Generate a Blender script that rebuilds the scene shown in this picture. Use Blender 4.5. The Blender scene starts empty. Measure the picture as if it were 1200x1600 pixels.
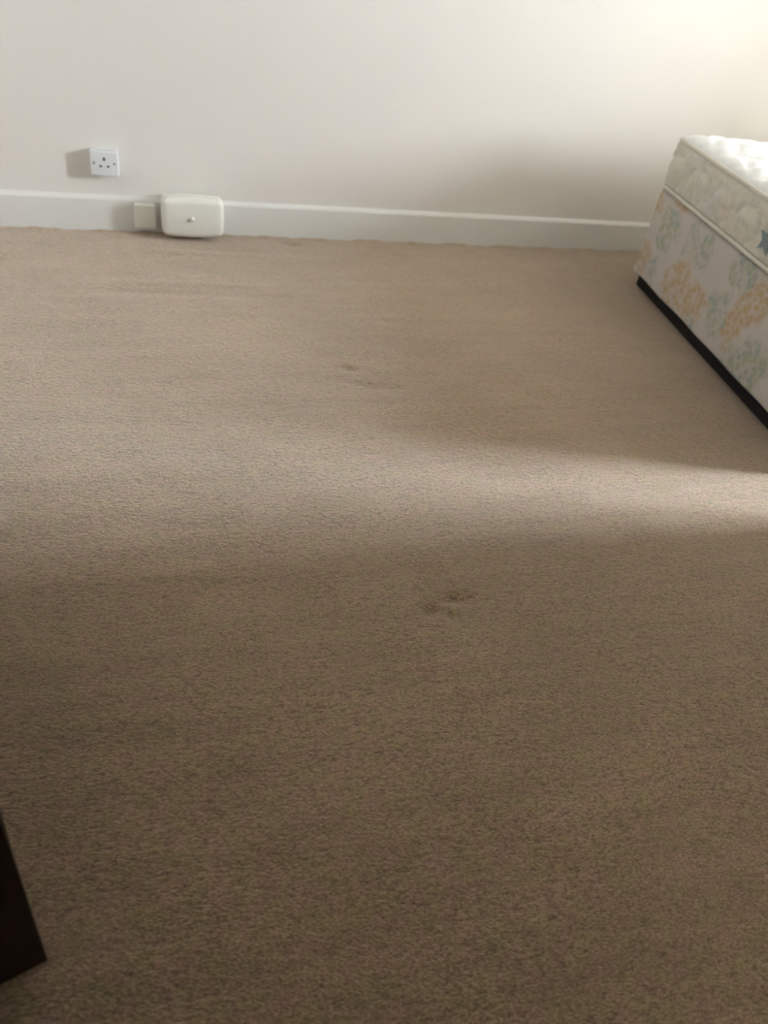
import bpy, math, random
import numpy as np
from mathutils import Vector, Matrix
random.seed(4)
sc = bpy.context.scene
COL = sc.collection

# ---------------------------------------------------------------- camera
F, YAW, PITCH, ROLL, CAMH = 1233.92, 0.364, 0.687, 0.179, 1.2
D = 3.058                                   # face of the wall across the room
fw = Vector((math.sin(YAW)*math.cos(PITCH), math.cos(YAW)*math.cos(PITCH), -math.sin(PITCH)))
r0 = Vector((math.cos(YAW), -math.sin(YAW), 0)); u0 = r0.cross(fw)
rt = math.cos(ROLL)*r0 + math.sin(ROLL)*u0; up = rt.cross(fw)
cd = bpy.data.cameras.new('camera'); cam = bpy.data.objects.new('camera', cd); COL.objects.link(cam)
cam.matrix_world = Matrix(((rt.x, up.x, -fw.x, 0), (rt.y, up.y, -fw.y, 0), (rt.z, up.z, -fw.z, CAMH), (0, 0, 0, 1)))
cd.sensor_fit = 'AUTO'; cd.sensor_width = 36; cd.lens = 36*F/1600
cd.clip_start = 0.02
cd.dof.use_dof = True; cd.dof.focus_distance = 1.7; cd.dof.aperture_fstop = 2.6
sc.camera = cam

# ---------------------------------------------------------------- sky and daylight window
SKY = 222.0
WT = .54                                    # outer wall thickness, deepened so the reveal cuts light on the far wall
WX = 4.05                                   # right wall
WY0, WY1, WZ0, WZ1 = 0.62, 1.24, 0.95, 2.20 # window opening in the right wall
w = bpy.data.worlds.new('sky'); sc.world = w; w.use_nodes = True
nt = w.node_tree; nt.nodes.clear()
tc = nt.nodes.new('ShaderNodeTexCoord'); sx = nt.nodes.new('ShaderNodeSeparateXYZ')
rp = nt.nodes.new('ShaderNodeValToRGB'); bg = nt.nodes.new('ShaderNodeBackground'); wo = nt.nodes.new('ShaderNodeOutputWorld')
hz = nt.nodes.new('ShaderNodeMath'); hz.operation = 'MULTIPLY_ADD'; hz.inputs[1].default_value = .5; hz.inputs[2].default_value = .5
nt.links.new(tc.outputs['Generated'], sx.inputs[0]); nt.links.new(sx.outputs['Z'], hz.inputs[0]); nt.links.new(hz.outputs[0], rp.inputs[0])
for k, (p, c) in enumerate(((0.0, (.42, .42, .40, 1)), (.497, (.55, .55, .52, 1)), (.503, (.87, .935, 1.0, 1)), (.85, (.76, .87, 1.0, 1)))):   # dim ground, pale horizon, bluer zenith
    e = rp.color_ramp.elements[k] if k < 2 else rp.color_ramp.elements.new(p)
    e.position = p; e.color = c
nt.links.new(rp.outputs[0], bg.inputs['Color']); bg.inputs['Strength'].default_value = SKY
nt.links.new(bg.outputs[0], wo.inputs[0])
pl = bpy.data.lights.new('window_portal', 'AREA'); pl.shape = 'RECTANGLE'
pl.size = WZ1-WZ0; pl.size_y = WY1-WY0; pl.cycles.is_portal = True
po = bpy.data.objects.new('window_portal', pl); COL.objects.link(po)
po.location = (WX+WT+.02, (WY0+WY1)/2, (WZ0+WZ1)/2); po.rotation_euler = (0, math.radians(90), 0)
sc.view_settings.view_transform = 'Standard'; sc.view_settings.look = 'None'
sc.view_settings.exposure = 0.0; sc.view_settings.gamma = 1; sc.view_settings.use_curve_mapping = False
sc.cycles.max_bounces = 12; sc.cycles.diffuse_bounces = 8

# ---------------------------------------------------------------- helpers
def mesh(name, V, Fc, mat, parent=None, smooth=False, loc=None):
    m = bpy.data.meshes.new(name); m.from_pydata([tuple(map(float, v)) for v in V], [], [tuple(map(int, f)) for f in Fc]); m.update()
    if smooth: m.polygons.foreach_set('use_smooth', [True]*len(m.polygons))
    o = bpy.data.objects.new(name, m); COL.objects.link(o); m.materials.append(mat)
    if parent: o.parent = parent
    if loc is not None: o.location = loc
    return o
def tag(o, label=None, cat=None, group=None, kind=None):
    for k, v in (('label', label), ('category', cat), ('group', group), ('kind', kind)):
        if v: o[k] = v
    return o
def empty(name, loc, rz=0):
    o = bpy.data.objects.new(name, None); COL.objects.link(o); o.location = loc; o.rotation_euler = (0, 0, rz)
    o.empty_display_size = .05; return o
def rbox(lo, hi, r, seg=.01, fn=None, core=False):
    """rounded box lo..hi, radius r, grid step seg away from the corners; fn(p, n, c) moves each point"""
    lo = np.array(lo, float); hi = np.array(hi, float)
    ax = []
    for k in range(3):
        a, b = lo[k]+r, hi[k]-r
        n = max(1, int(round((b-a)/seg))) if seg else 1
        mid = np.linspace(a, b, n+1)
        e = r*np.tan(np.radians([45, 30, 15]))
        ax.append(np.concatenate([a-e, mid, b+e[::-1]]))
    n = [len(a) for a in ax]; idx = {}; V = []; Fc = []
    def vid(i, j, k):
        key = (i, j, k)
        if key not in idx:
            idx[key] = len(V); V.append((ax[0][i], ax[1][j], ax[2][k]))
        return idx[key]
    for a, (b, c) in ((0, (1, 2)), (1, (2, 0)), (2, (0, 1))):
        for side in (0, n[a]-1):
            for i in range(n[b]-1):
                for j in range(n[c]-1):
                    q = []
                    for di, dj in ((0, 0), (1, 0), (1, 1), (0, 1)):
                        t = [0, 0, 0]; t[a] = side; t[b] = i+di; t[c] = j+dj; q.append(vid(*t))
                    Fc.append(q if side else q[::-1])
    V = np.array(V); C = np.clip(V, lo+r, hi-r); d = V-C
    N = d/np.maximum(np.linalg.norm(d, axis=1, keepdims=True), 1e-9)
    P = C+N*r
    if fn is not None: P = fn(P, N, C)
    return P, Fc
def box(lo, hi, b=0):
    if b: return rbox(lo, hi, b, None)
    V = [(x, y, z) for z in (lo[2], hi[2]) for y in (lo[1], hi[1]) for x in (lo[0], hi[0])]
    return V, [(0, 2, 3, 1), (4, 5, 7, 6), (0, 1, 5, 4), (2, 6, 7, 3), (0, 4, 6, 2), (1, 3, 7, 5)]
def join(*parts):
    V = []; Fc = []
    for v, f in parts:
        o = len(V); V += [tuple(p) for p in v]; Fc += [tuple(i+o for i in q) for q in f]
    return V, Fc
def lathe(prof, axis='y', n=24):
    """prof: (radius, height along -axis from the wall)"""
    V = []; Fc = []
    for r, h in prof:
        for i in range(n):
            a = 2*math.pi*i/n; c, s = r*math.cos(a), r*math.sin(a)
            V.append((c, -h, s) if axis == 'y' else (c, s, h))
    for k in range(len(prof)-1):
        for i in range(n):
            j = (i+1) % n; Fc.append((k*n+i, (k+1)*n+i, (k+1)*n+j, k*n+j))
    Fc.append([(len(prof)-1)*n+i for i in range(n)][::-1]); Fc.append(list(range(n)))
    return V, Fc
def sweep(path, prof, closed=True):
    """prof (out, up) swept round a flat path of (point, outward normal)"""
    V = []; Fc = []; m = len(prof); n = len(path)
    for p, nn in path:
        for a, b in prof: V.append((p[0]+nn[0]*a, p[1]+nn[1]*a, p[2]+b))
    for i in range(n if closed else n-1):
        j = (i+1) % n
        for k in range(m):
            l = (k+1) % m; Fc.append((i*m+k, j*m+k, j*m+l, i*m+l))
    return V, Fc
def rrect(x0, y0, x1, y1, r, z, step=.03):
    P = []
    for cx, cy, a0 in ((x1-r, y1-r, 0), (x0+r, y1-r, 90), (x0+r, y0+r, 180), (x1-r, y0+r, 270)):
        for k in range(9):
            a = math.radians(a0+k*90/8); P.append(((cx+r*math.cos(a), cy+r*math.sin(a), z), (math.cos(a), math.sin(a))))
    out = []
    for i, (p, nn) in enumerate(P):
        q, n2 = P[(i+1) % len(P)]; d = math.dist(p, q); k = max(1, int(d/step))
        for t in range(k):
            f = t/k; out.append((tuple(p[c]*(1-f)+q[c]*f for c in range(3)), (nn[0]*(1-f)+n2[0]*f, nn[1]*(1-f)+n2[1]*f)))
    return out
def circ(r, n=10, sx_=1, sz_=1):
    return [(r*sx_*math.cos(2*math.pi*i/n), r*sz_*math.sin(2*math.pi*i/n)) for i in range(n)]

# ---------------------------------------------------------------- materials
def newmat(name):
    m = bpy.data.materials.new(name); m.use_nodes = True; nt = m.node_tree
    return m, nt, nt.nodes['Principled BSDF']
def N(nt, t, **k):
    n = nt.nodes.new(t)
    for a, b in k.items():
        if a.startswith('i_'): n.inputs[a[2:].replace('_', ' ')].default_value = b
        else: setattr(n, a, b)
    return n
def L(nt, a, b): nt.links.new(a, b)
def mapped(nt, scale=(1, 1, 1), rot=(0, 0, 0)):
    t = N(nt, 'ShaderNodeTexCoord'); m = N(nt, 'ShaderNodeMapping'); m.inputs['Scale'].default_value = scale; m.inputs['Rotation'].default_value = rot
    L(nt, t.outputs['Object'], m.inputs[0]); return m.outputs[0]
def noise(nt, vec, scale, detail=3, rough=.5):
    n = N(nt, 'ShaderNodeTexNoise'); n.inputs['Scale'].default_value = scale; n.inputs['Detail'].default_value = detail; n.inputs['Roughness'].default_value = rough
    if vec is not None: L(nt, vec, n.inputs['Vector'])
    return n.outputs['Fac']
def ramp(nt, fac, stops):
    r = N(nt, 'ShaderNodeValToRGB'); e = r.color_ramp.elements
    while len(e) < len(stops): e.new(.5)
    for i, (p, c) in enumerate(stops):
        e[i].position = p; e[i].color = (c if len(c) == 4 else (*c, 1)) if isinstance(c, tuple) else (c, c, c, 1)
    L(nt, fac, r.inputs[0]); return r.outputs[0]
def mix(nt, fac, a, b, mode='MIX'):
    m = N(nt, 'ShaderNodeMix', data_type='RGBA', blend_type=mode)
    for v, i in ((fac, 0), (a, 6), (b, 7)):
        if hasattr(v, 'links') or hasattr(v, 'is_linked'): L(nt, v, m.inputs[i])
        else: m.inputs[i].default_value = v if i == 0 else (*v, 1)
    return m.outputs[2]
def bump(nt, b, h, strength, dist, prev=None):
    n = N(nt, 'ShaderNodeBump'); n.inputs['Strength'].default_value = strength; n.inputs['Distance'].default_value = dist
    L(nt, h, n.inputs['Height'])
    if prev is not None: L(nt, prev, n.inputs['Normal'])
    L(nt, n.outputs[0], b.inputs['Normal']); return n.outputs[0]
def simple(name, col, rough=.5, var=.04, scale=30, bs=.05, spec=.5):
    m, nt, b = newmat(name); v = mapped(nt); f = noise(nt, v, scale, 4)
    c = mix(nt, f, tuple(x*(1-var) for x in col), tuple(min(1, x*(1+var)) for x in col)); L(nt, c, b.inputs['Base Color'])
    b.inputs['Roughness'].default_value = rough; b.inputs['Specular IOR Level'].default_value = spec
    if bs: bump(nt, b, f, bs, .002)
    return m

# painted plaster
def wall_mat():
    m, nt, b = newmat('cream_painted_plaster'); v = mapped(nt)
    big = noise(nt, v, 1.6, 2); fine = noise(nt, v, 160, 3)
    L(nt, mix(nt, big, (.765, .725, .69), (.76, .748, .705)), b.inputs['Base Color'])
    b.inputs['Roughness'].default_value = .75; b.inputs['Specular IOR Level'].default_value = .25
    bp = bump(nt, b, fine, .06, .002); return m
M_WALL = wall_mat()
M_HALL = simple('bounce_absorbing_hall', (.06, .045, .035), .8)  # dark walls added to soak up bounce light behind the camera
M_CEIL = simple('white_ceiling_paint', (.78, .77, .75), .9)
M_GLOSS = simple('white_gloss_woodwork', (.77, .775, .75), .35, .02, 12, .02)
M_PLASTIC = simple('aged_white_plastic', (.80, .80, .74), .4, .02, 20, .02)
M_SOCKET = simple('white_socket_plastic', (.72, .745, .76), .35, .01, 20, 0)
M_SLOT = simple('dark_slot', (.06, .06, .06), .6, .02, 20, 0)
M_SCREW = simple('screw_metal', (.36, .37, .38), .4, .05, 50, 0); 

def carpet_mat():
    m, nt, b = newmat('beige_cut_pile_carpet')
    rot = (0, 0, YAW)                                   # rows of the pile
    v = mapped(nt, (1, 1, 1)); vs = mapped(nt, (1, 2.1, 1), rot)
    big = noise(nt, v, 1.3, 3, .55)
    hue = noise(nt, v, 26, 3, .6)
    hue2 = noise(nt, v, 5.0, 2, .6)
    c = mix(nt, ramp(nt, hue, [(.38, 0.), (.62, 1.)]), (.448, .297, .212), (.414, .318, .178))
    c = mix(nt, ramp(nt, hue2, [(.35, 0.), (.65, 1.)]), c, (.44, .335, .252), 'MIX') if False else c
    tone = ramp(nt, big, [(.3, .88), (.7, 1.1)])
    c = mix(nt, 1.0, c, tone, 'MULTIPLY')
    tuft = noise(nt, vs, 170, 3, .62)
    c = mix(nt, 1.0, c, ramp(nt, tuft, [(.30, .34), (.50, .97), (.72, 1.40)]), 'MULTIPLY')
    clump = noise(nt, vs, 60, 2, .5)
    c = mix(nt, 1.0, c, ramp(nt, clump, [(.28, .68), (.42, .98), (.7, 1.1)]), 'MULTIPLY')
    # worn and vacuumed lines near the far wall, and stains
    wv = mapped(nt, (.9, 9, 1)); st = noise(nt, wv, 2.2, 2, .5)
    c = mix(nt, 1.0, c, ramp(nt, st, [(.35, .93), (.6, 1.05)]), 'MULTIPLY')
    L(nt, c, b.inputs['Base Color'])
    b.inputs['Roughness'].default_value = .95; b.inputs['Specular IOR Level'].default_value = .15
    b.inputs['Sheen Weight'].default_value = 1.0; b.inputs['Sheen Roughness'].default_value = .38
    b.inputs['Sheen Tint'].default_value = (.96, .90, .83, 1)
    p = bump(nt, b, clump, .4, .008); bump(nt, b, tuft, .9, .006, p)
    return m
M_CARPET = carpet_mat()

def ticking():      # mattress cloth: cream damask with faint blue and ochre sprays
    m, nt, b = newmat('cream_damask_ticking'); v = mapped(nt)
    n1 = noise(nt, v, 9, 2); n2 = noise(nt, v, 7.3, 2); n3 = noise(nt, v, 55, 3)
    c = mix(nt, ramp(nt, n1, [(.50, 0.), (.60, .35)]), (.69, .675, .59), (.60, .64, .65))
    c = mix(nt, ramp(nt, n2, [(.56, 0.), (.66, .3)]), c, (.70, .60, .50))
    c = mix(nt, 1.0, c, ramp(nt, n3, [(.35, .93), (.65, 1.05)]), 'MULTIPLY')
    L(nt, c, b.inputs['Base Color']); b.inputs['Roughness'].default_value = .85; b.inputs['Sheen Weight'].default_value = .15
    bump(nt, b, n3, .15, .002); return m
def top_ticking():  # whiter and cooler than the border: window light put into the colour
    m, nt, b = newmat('daylit_damask_top_ticking'); v = mapped(nt); n3 = noise(nt, v, 40, 3)
    c = mix(nt, n3, (.74, .76, .77), (.84, .85, .85)); L(nt, c, b.inputs['Base Color'])
    b.inputs['Roughness'].default_value = .45; b.inputs['Sheen Weight'].default_value = .3; bump(nt, b, n3, .1, .002); return m
def floral():       # divan cloth: ochre and blue-green clusters of small round petals
    m, nt, b = newmat('floral_printed_divan_cloth'); v = mapped(nt)
    wob = N(nt, 'ShaderNodeTexNoise'); wob.inputs['Scale'].default_value = 14; L(nt, v, wob.inputs['Vector'])
    vv = N(nt, 'ShaderNodeVectorMath', operation='MULTIPLY_ADD'); vv.inputs[1].default_value = (.035, .035, .035)
    L(nt, wob.outputs['Color'], vv.inputs[0]); L(nt, v, vv.inputs[2])
    wob2 = N(nt, 'ShaderNodeTexNoise'); wob2.inputs['Scale'].default_value = 11; L(nt, v, wob2.inputs['Vector'])
    v2 = N(nt, 'ShaderNodeVectorMath', operation='MULTIPLY_ADD'); v2.inputs[1].default_value = (.13, .13, .13)
    L(nt, wob2.outputs['Color'], v2.inputs[0]); L(nt, v, v2.inputs[2])
    pv = N(nt, 'ShaderNodeTexVoronoi'); pv.inputs['Scale'].default_value = 44; L(nt, vv.outputs[0], pv.inputs['Vector'])
    petal = ramp(nt, pv.outputs['Distance'], [(.05, .75), (.35, 1.), (.55, .55), (.80, .15)])
    cl = N(nt, 'ShaderNodeTexVoronoi'); cl.inputs['Scale'].default_value = 6.4; cl.inputs['Randomness'].default_value = .75; L(nt, v2.outputs[0], cl.inputs['Vector'])
    blob = ramp(nt, cl.outputs['Distance'], [(.46, 1.), (.60, 0.)])
    sep = N(nt, 'ShaderNodeSeparateColor'); L(nt, cl.outputs['Color'], sep.inputs[0])
    pick = ramp(nt, sep.outputs[0], [(.58, 0.), (.60, 1.)])
    some = ramp(nt, sep.outputs[1], [(.10, .25), (.22, 1.)])
    psep = N(nt, 'ShaderNodeSeparateColor'); L(nt, pv.outputs['Color'], psep.inputs[0])
    och = mix(nt, psep.outputs[0], (.44, .31, .10), (.47, .30, .15)); blu = mix(nt, psep.outputs[1], (.25, .33, .34), (.36, .38, .22))
    fcol = mix(nt, pick, blu, och)
    k1 = mix(nt, 1.0, blob, petal, 'MULTIPLY'); k2 = mix(nt, 1.0, k1, some, 'MULTIPLY')
    ground = mix(nt, noise(nt, v, 12, 3), (.53, .49, .455), (.60, .565, .55))
    bw = N(nt, 'ShaderNodeRGBToBW'); L(nt, k2, bw.inputs[0])
    kk = N(nt, 'ShaderNodeMath', operation='MULTIPLY'); kk.inputs[1].default_value = .80; L(nt, bw.outputs[0], kk.inputs[0])
    c = mix(nt, kk.outputs[0], ground, fcol)
    L(nt, c, b.inputs['Base Color']); b.inputs['Roughness'].default_value = .85; b.inputs['Sheen Weight'].default_value = .1
    bump(nt, b, noise(nt, v, 220, 2), .2, .001); return m
M_TICK, M_TOP, M_FLORAL = ticking(), top_ticking(), floral()
M_TAPE = simple('cream_binding_tape', (.70, .68, .60), .7, .05, 200, .3)
M_PATCH = simple('worn_pale_cloth', (.64, .60, .54), .85, .06, 60, .2)
M_BED_SHADE = simple('under_bed_shade', (.008, .006, .006), .95)  # near black, the shade under the divan put into a colour
M_BLUE = simple('slate_blue_print', (.24, .30, .33), .7, .1, 60, 0)

def mahogany():
    m, nt, b = newmat('dark_mahogany_stained_wood'); v = mapped(nt, (14, 14, 1.2))
    n = noise(nt, v, 3, 5, .6); c = mix(nt, n, (.010, .0025, .0018), (.028, .007, .004)); L(nt, c, b.inputs['Base Color'])
    b.inputs['Roughness'].default_value = .5; b.inputs['Specular IOR Level'].default_value = .3; bump(nt, b, n, .05, .001); return m
M_MAHOG = mahogany()
def glass():
    m = bpy.data.materials.new('window_glass'); m.use_nodes = True; nt = m.node_tree; nt.nodes.clear()
    t = N(nt, 'ShaderNodeBsdfTransparent'); g = N(nt, 'ShaderNodeBsdfGlossy'); x = N(nt, 'ShaderNodeMixShader'); o = N(nt, 'ShaderNodeOutputMaterial')
    g.inputs['Roughness'].default_value = .02; x.inputs[0].default_value = .06
    L(nt, t.outputs[0], x.inputs[1]); L(nt, g.outputs[0], x.inputs[2]); L(nt, x.outputs[0], o.inputs[0]); return m
M_GLASS = glass()

# ---------------------------------------------------------------- room shell
LX, FY, CZ, T = -0.90, 0.12, 2.40, .12
HY = -1.6                                     # far end of the dark hall, added to dim the near floor
DX0, DX1, DZ = -.24, .62, 2.03              # doorway round the camera, added with the hall to darken the near floor
def struct(name, vf, mat, parent=None, smooth=False):
    o = mesh(name, vf[0], vf[1], mat, parent, smooth)
    if not parent: o['kind'] = 'structure'
    return o
# carpet: a fine grid with soft undulation and furniture dents
def carpet():
    xs = np.arange(LX, WX+.001, .0125); ys = np.linspace(HY, D, int((D-HY)/.0125)+1)
    X, Y = np.meshgrid(xs, ys); rng = np.random.RandomState(3); Z = np.zeros_like(X)
    for k in range(34):
        a = rng.uniform(0, math.pi); f = rng.uniform(6, 60); ph = rng.uniform(0, 6.28)
        Z += .0011*(8/(f+4))*np.sin(f*(np.cos(a)*X+np.sin(a)*Y)+ph)
    for x, y, lx, ly, rz, dep in DENTS:
        c, s = math.cos(rz), math.sin(rz); U = (X-x)*c+(Y-y)*s; W = -(X-x)*s+(Y-y)*c
        Z -= dep*np.exp(-(U/lx)**2-(W/ly)**2)
    # vacuum ridges parallel to the far wall
    for x, y, lx, ly, h in ((.17, 2.60, .26, .016, .0035), (.20, 2.52, .30, .016, -.003), (.25, 2.86, .2, .014, .003), (.65, 1.93, .10, .010, -.004), (.55, 1.88, .2, .012, .002)):
        Z += h*np.exp(-((X-x)/lx)**4-((Y-y+.03*(X-x))/ly)**2)
    Z = np.minimum(Z, .004) - .004
    # the pile curls up unevenly where it meets the skirting board
    Z += np.exp(-((D-.018-Y)/.012)**2)*(.003+.0025*np.sin(31*X)+.002*np.sin(83*X+1))*(Y < D-.0)
    ny, nx = X.shape; I = np.arange(nx*ny).reshape(ny, nx)
    Fc = np.stack([I[:-1, :-1], I[:-1, 1:], I[1:, 1:], I[1:, :-1]], -1).reshape(-1, 4)
    V = np.stack([X, Y, Z], -1).reshape(-1, 3)
    m = bpy.data.meshes.new('floor'); m.vertices.add(len(V)); m.vertices.foreach_set('co', V.ravel())
    m.loops.add(Fc.size); m.loops.foreach_set('vertex_index', Fc.ravel()); m.polygons.add(len(Fc))
    m.polygons.foreach_set('loop_start', np.arange(0, Fc.size, 4)); m.polygons.foreach_set('loop_total', np.full(len(Fc), 4))
    m.update(calc_edges=True); m.validate(); m.polygons.foreach_set('use_smooth', [True]*len(Fc)); m.materials.append(M_CARPET)
    o = bpy.data.objects.new('floor', m); COL.objects.link(o); o['kind'] = 'structure'
    o['label'] = 'beige cut pile carpet fitted wall to wall'
DENTS = [(.582, 2.044, .030, .010, -.35, .014), (.60, 1.955, .06, .007, -.30, .009), (.545, 1.048, .020, .012, .7, .018), (.61, 1.075, .034, .009, -.15, .017),
         (.585, 1.030, .016, .008, -.9, .013), (.571, 2.975, .035, .013, 0, .012), (1.10, 1.80, .02, .008, 0, .006), (.78, 2.35, .03, .010, -.2, .007)]
carpet()
struct('wall_back', box((LX-T, D, -.05), (WX+WT, D+T, CZ)), M_WALL)
struct('wall_left', box((LX-T, HY-T, -.05), (LX, D, CZ)), M_WALL)
struct('wall_front', join(box((LX, FY-T, -.05), (DX0, FY, CZ)), box((DX1, FY-T, -.05), (WX+T, FY, CZ)), box((DX0, FY-T, DZ), (DX1, FY, CZ))), M_WALL)
struct('wall_added_hall', join(box((LX, HY-T, -.05), (1.4+T, HY, CZ)), box((1.4, HY, -.05), (1.4+T, FY-T, CZ))), M_HALL)
struct('wall_right', join(box((WX, FY, -.05), (WX+WT, WY0, CZ)), box((WX, WY1, -.05), (WX+WT, D, CZ)),
       box((WX, WY0, -.05), (WX+WT, WY1, WZ0)), box((WX, WY0, WZ1), (WX+WT, WY1, CZ))), M_WALL)
struct('ceiling', box((LX-T, HY-T, CZ), (WX+WT, D+T, CZ+.1)), M_CEIL)
PX, PY = 1.93, 1.20                          # end of the unseen stub wall, added to shade the near part of the floor
struct('wall_shade_stub', box((PX, FY, -.05), (PX+.11, PY, CZ)), M_WALL)
# skirting board profile: (depth from the wall, height)
SK = .121
PROF = [(0, -.01), (.018, -.01), (.018, SK-.013), (.0165, SK-.009), (.0135, SK-.005), (.009, SK-.002), (.004, SK), (0, SK)]
def skirt(name, a, b, nrm):
    V = []
    for p in (a, b):
        for d, z in PROF: V.append((p[0]+nrm[0]*d, p[1]+nrm[1]*d, z))
    n = len(PROF); Fc = [(k, (k+1) % n, n+(k+1) % n, n+k) for k in range(n)] + [tuple(range(n))[::-1], tuple(range(n, 2*n))]
    o = mesh(name, V, Fc, M_GLOSS); o['kind'] = 'structure'; return o
skirt('baseboard_back', (LX, D), (WX, D), (0, -1))
skirt('baseboard_left', (LX, FY), (LX, D-.016), (1, 0))
skirt('baseboard_right', (WX, D-.016), (WX, FY), (-1, 0))
skirt('baseboard_shade_stub', (PX, PY), (PX, FY), (-1, 0))
# window in the right wall, behind the head of the bed
wn = empty('window_1', (WX+WT-.04, (WY0+WY1)/2, WZ0)); wn['kind'] = 'structure'
hw = (WY1-WY0)/2; hh = WZ1-WZ0
f = struct('window_frame', join(box((-.03, -hw, 0), (.03, -hw+.045, hh)), box((-.03, hw-.045, 0), (.03, hw, hh)),
       box((-.03, -hw+.045, 0), (.03, hw-.045, .045)), box((-.03, -hw+.045, hh-.045), (.03, hw-.045, hh))), M_GLOSS, wn)
struct('pane', box((-.003, -hw+.045, .045), (.003, hw-.045, hh-.045)), M_GLASS, f)
struct('window_sill', box((-.52, -hw+.001, .0), (-.03, hw-.001, 0.02), .006), M_GLOSS, wn)

# ---------------------------------------------------------------- bed: divan base and mattress
BYAW = -.091
BX, BY = 1.905, 2.715
BW, BL = 1.31, 1.90                          # local x = along the bed (away from the photographed side), local y = -width
ZB, ZM, ZT = .050, .382, .562
def quilt(a, b, s=.075, amp=.006):           # padded lozenges with wavy stitching
    u = a+.018*np.sin(b*31); v = b+.018*np.sin(a*27+1)
    p = np.abs(np.sin(math.pi*(u+v)/s/1.5)); q = np.abs(np.sin(math.pi*(u-v)/s/1.5))
    return amp*(np.minimum(p, q)**.5)
def leafquilt(a, b, amp=.013):               # big scallops of the side border
    u = a/.17; row = np.floor(b/.075); uu = u+.5*(row % 2)
    d = np.sqrt((uu-np.round(uu))**2*1.0+((b/.075)-row-.2)**2*.55)
    return amp*(1-np.clip(np.abs(d-.42)/.07, 0, 1)**1.0)*-1+amp*.6*np.clip(1-d*1.2, 0, 1)

divan = empty('divan_base', (BX, BY, 0), BYAW)
tag(divan, 'divan bed base in faded floral cloth standing under the mattress', 'bed base')
def div_fn(P, Nn, C):
    rng = np.random.RandomState(8); d = np.zeros(len(P))
    for k in range(10):
        a = rng.uniform(-1, 1, 3)*22; d += .0004*np.sin(P@a+rng.uniform(0, 6))
    return P+Nn*d[:, None]
mesh('upholstered_box', *rbox((0.004, -BW+.004, ZB), (BL, -.004, ZM-.004), .016, .03, div_fn), M_FLORAL, divan, True)
mesh('plinth_or_shade_block', *box((.030, -BW+.030, .001), (BL-.030, -.026, ZB+.004)), M_BED_SHADE, divan)  # black block standing in for the shadow in the gap under the bed
tag(mesh('corner_guard', *rbox((.002, -.034, ZB-.002), (.036, -.002, ZB+.038), .016, .01), M_PATCH, divan, True), 'pale worn patch at the bottom corner')
mat = empty('mattress', (BX, BY, ZM), BYAW)
tag(mat, 'cream quilted mattress with top whitened as by daylight lying on the floral divan base', 'mattress')
H = ZT-ZM
def matt_fn(P, Nn, C):
    P = P.copy(); side = np.abs(Nn[:, 2]) < .3; top = Nn[:, 2] > .6
    ex = np.minimum(P[:, 0], BL-P[:, 0]); ey = np.minimum(-P[:, 1], P[:, 1]+BW)
    e = np.minimum(ex, ey)
    crown = .042*(1-np.exp(-np.clip(e, 0, None)/.11))
    P[:, 2] += np.where(Nn[:, 2] > .5, crown+quilt(P[:, 0], P[:, 1], amp=.011)*np.clip(e/.04, 0, 1), 0)
    al = np.where(np.abs(Nn[:, 0]) > np.abs(Nn[:, 1]), P[:, 1], P[:, 0])
    z = P[:, 2]/H; belly = .010*np.sin(np.clip(z, 0, 1)*math.pi)
    d = np.where(side, belly+leafquilt(al, P[:, 2])*np.sin(np.clip(z, 0, 1)*math.pi)**.5, 0)
    return P+np.stack([Nn[:, 0]*d, Nn[:, 1]*d, 0*d], -1)
P, Fc = rbox((.006, -BW+.006, .002), (BL-.006, -.006, H), .022, .0125, matt_fn)
body = mesh('mattress_border', P, Fc, M_TICK, mat, True)
# the top panel gets a whiter colour with window light put in
body.data.materials.append(M_TOP)
cz = np.empty(len(body.data.polygons)*3); body.data.polygons.foreach_get('normal', cz); cz = cz.reshape(-1, 3)
pc = np.empty(len(body.data.polygons)*3); body.data.polygons.foreach_get('center', pc); pc = pc.reshape(-1, 3)
topf = set(np.nonzero((cz[:, 2] > .2) & (pc[:, 2] > H-.012))[0].tolist())
faces = [tuple(p.vertices) for p in body.data.polygons]
def sub(faces_idx):
    used = sorted({i for f in faces_idx for i in faces[f]}); mp = {v: k for k, v in enumerate(used)}
    return P[used], [tuple(mp[i] for i in faces[f]) for f in faces_idx]
sv = sub(sorted(set(range(len(faces)))-topf)); tv = sub(sorted(topf))
bpy.data.objects.remove(body)
mesh('border', *sv, M_TICK, mat, True)
tag(mesh('top_panel', *tv, M_TOP, mat, True), 'quilted top panel, daylight put into its white')
mesh('binding_tape', *sweep(rrect(.004, -BW+.004, BL-.004, -.004, .03, H-.006), circ(.0075, 10, .75, 1.15)), M_TAPE, mat, True)
mesh('binding_tape', *sweep(rrect(.002, -BW+.002, BL-.002, -.002, .03, .008), circ(.0065, 10, .8, 1.1)), M_TAPE, mat, True)
# blue star-like print sewn to the side border, partly cut by the edge of the picture
def star(cx, cz_, R, n=6, y=-.0):
    V = []; 
    for lay in (0, -.0025):
        for i in range(2*n):
            a = math.pi*i/n+.35; r = R if i % 2 == 0 else R*.45
            V.append((y+lay, cx+r*math.cos(a), cz_+r*math.sin(a)))
    m_ = 2*n; Fc = [tuple(range(m_)), tuple(range(m_, 2*m_))[::-1]]+[(i, m_+i, m_+(i+1) % m_, (i+1) % m_) for i in range(m_)]
    return V, Fc
tag(mesh('embroidered_star', *star(-.730, .082, .046, 5, -.0095), M_BLUE, mat), 'slate blue star-shaped motif')

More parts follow.
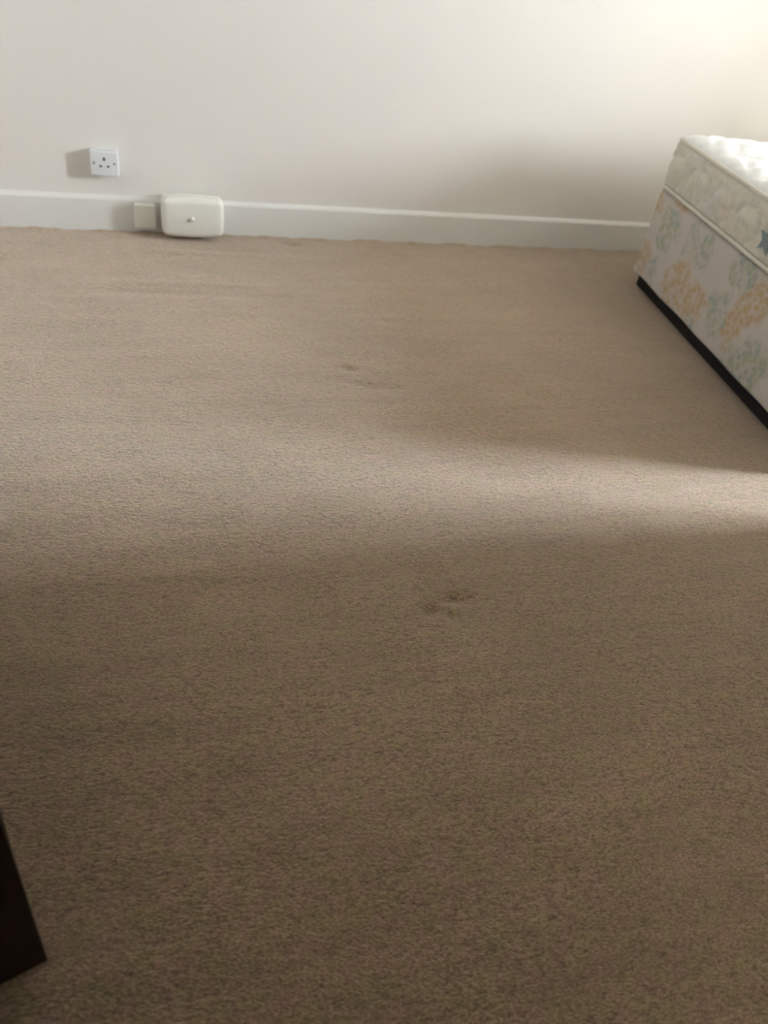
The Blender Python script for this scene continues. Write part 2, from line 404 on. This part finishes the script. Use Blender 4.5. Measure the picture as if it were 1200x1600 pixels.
# ---------------------------------------------------------------- wall socket
so = empty('wall_socket', (-.1105, D, .2405))
tag(so, 'square white electrical socket mounted on the wall above the skirting', 'socket')
W2, H2 = .0475, .042
mesh('back_box', *rbox((-W2+.002, -.030, -H2+.002), (W2-.002, 0, H2-.002), .004, None), M_SOCKET, so, True)
mesh('face_plate', *rbox((-W2, -.039, -H2), (W2, -.029, H2), .0042, None), M_SOCKET, so, True)
for nm, x, z, w_, h_ in (('earth_slot', 0.000, .016, .0032, .0055), ('live_slot', .0125, -.008, .0045, .0028), ('neutral_slot', -.0125, -.008, .0045, .0028)):
    mesh(nm, *box((x-w_, -.0396, z-h_), (x+w_, -.034, z+h_)), M_SLOT, so)
for x in (-.034, .034):
    s_ = mesh('screw', *lathe([(.0001, 0), (.0042, 0), (.0042, .0012), (.0030, .0020), (.0001, .0022)]), M_SCREW, so, True, (x, -.0385, .002))
    mesh('screw_slot', *box((-.0034, -.0026, -.0007), (.0034, -.0018, .0007)), M_SLOT, s_)

# ---------------------------------------------------------------- white box on the skirting
bx = empty('wall_unit', (.185, D-.016, .022))
tag(bx, 'pillow-shaped white plastic box with central knob mounted low against the skirting', 'wall unit')
WH, HH_, DP = .108, .128, .092
def pillow(P, Nn, C):
    P = P.copy(); u = P[:, 0]/WH; z = P[:, 2]/HH_*2-1; y = -P[:, 1]/DP
    P[:, 2] += (.0085*(1-u**2)*z)
    P[:, 0] += .004*(1-z**2)*u
    P[:, 1] -= .006*(1-u**2)*(1-z**2)*np.clip((y-.5)*2, 0, 1)
    return P
mesh('back_plate', *rbox((-WH+.008, -.02, .006), (WH-.008, 0, HH_-.006), .004, .02), M_PLASTIC, bx, True)
mesh('cover', *rbox((-WH, -DP, 0), (WH, -.018, HH_), .017, .012, pillow), M_PLASTIC, bx, True)
mesh('knob', *lathe([(.0001, 0), (.0085, 0), (.0085, .004), (.0065, .008), (.0001, .009)]), M_PLASTIC, bx, True, (-.004, -DP-.004, .066))

jb = empty('junction_box', (.0175, D-.016, .024))
tag(jb, 'small square white box fixed on the skirting, left of the larger box', 'junction box')
mesh('base', *rbox((-.035, -.020, 0), (.035, 0, .082), .003, None), M_PLASTIC, jb, True)
mesh('lid', *rbox((-.037, -.036, -.002), (.037, -.019, .084), .005, None), M_PLASTIC, jb, True)

# ---------------------------------------------------------------- dark chest beside the camera
CY_ = math.radians(17.6)
ch = empty('chest_of_drawers', (-.175, .487, 0), CY_)
tag(ch, 'dark mahogany-stained piece of furniture at the lower left, only its corner in view', 'chest')
CWD, CDP, CHT = .43, .78, .86                # local: x from -CWD to 0, y from 0 to CDP
mesh('side_panel', *box((-CWD, 0, .006), (0, .02, CHT), .002), M_MAHOG, ch)
mesh('side_panel', *box((-CWD, CDP-.02, .006), (0, CDP, CHT), .002), M_MAHOG, ch)
mesh('back_panel', *box((-CWD, .02, .03), (-CWD+.012, CDP-.02, CHT)), M_MAHOG, ch)
mesh('plinth_or_shade_block', *box((-.035, .02, .006), (-.015, CDP-.02, .08)), M_MAHOG, ch)
mesh('top', *box((-CWD, 0, CHT), (0, CDP, CHT+.022), .004), M_MAHOG, ch)
for k in range(4):
    z0 = .085+k*.193
    dr = mesh('drawer', *join(box((-.024, .023, z0), (-.004, CDP-.023, z0+.165), .003), box((-CWD+.02, .035, z0+.01), (-.024, CDP-.035, z0+.13))), M_MAHOG, ch)
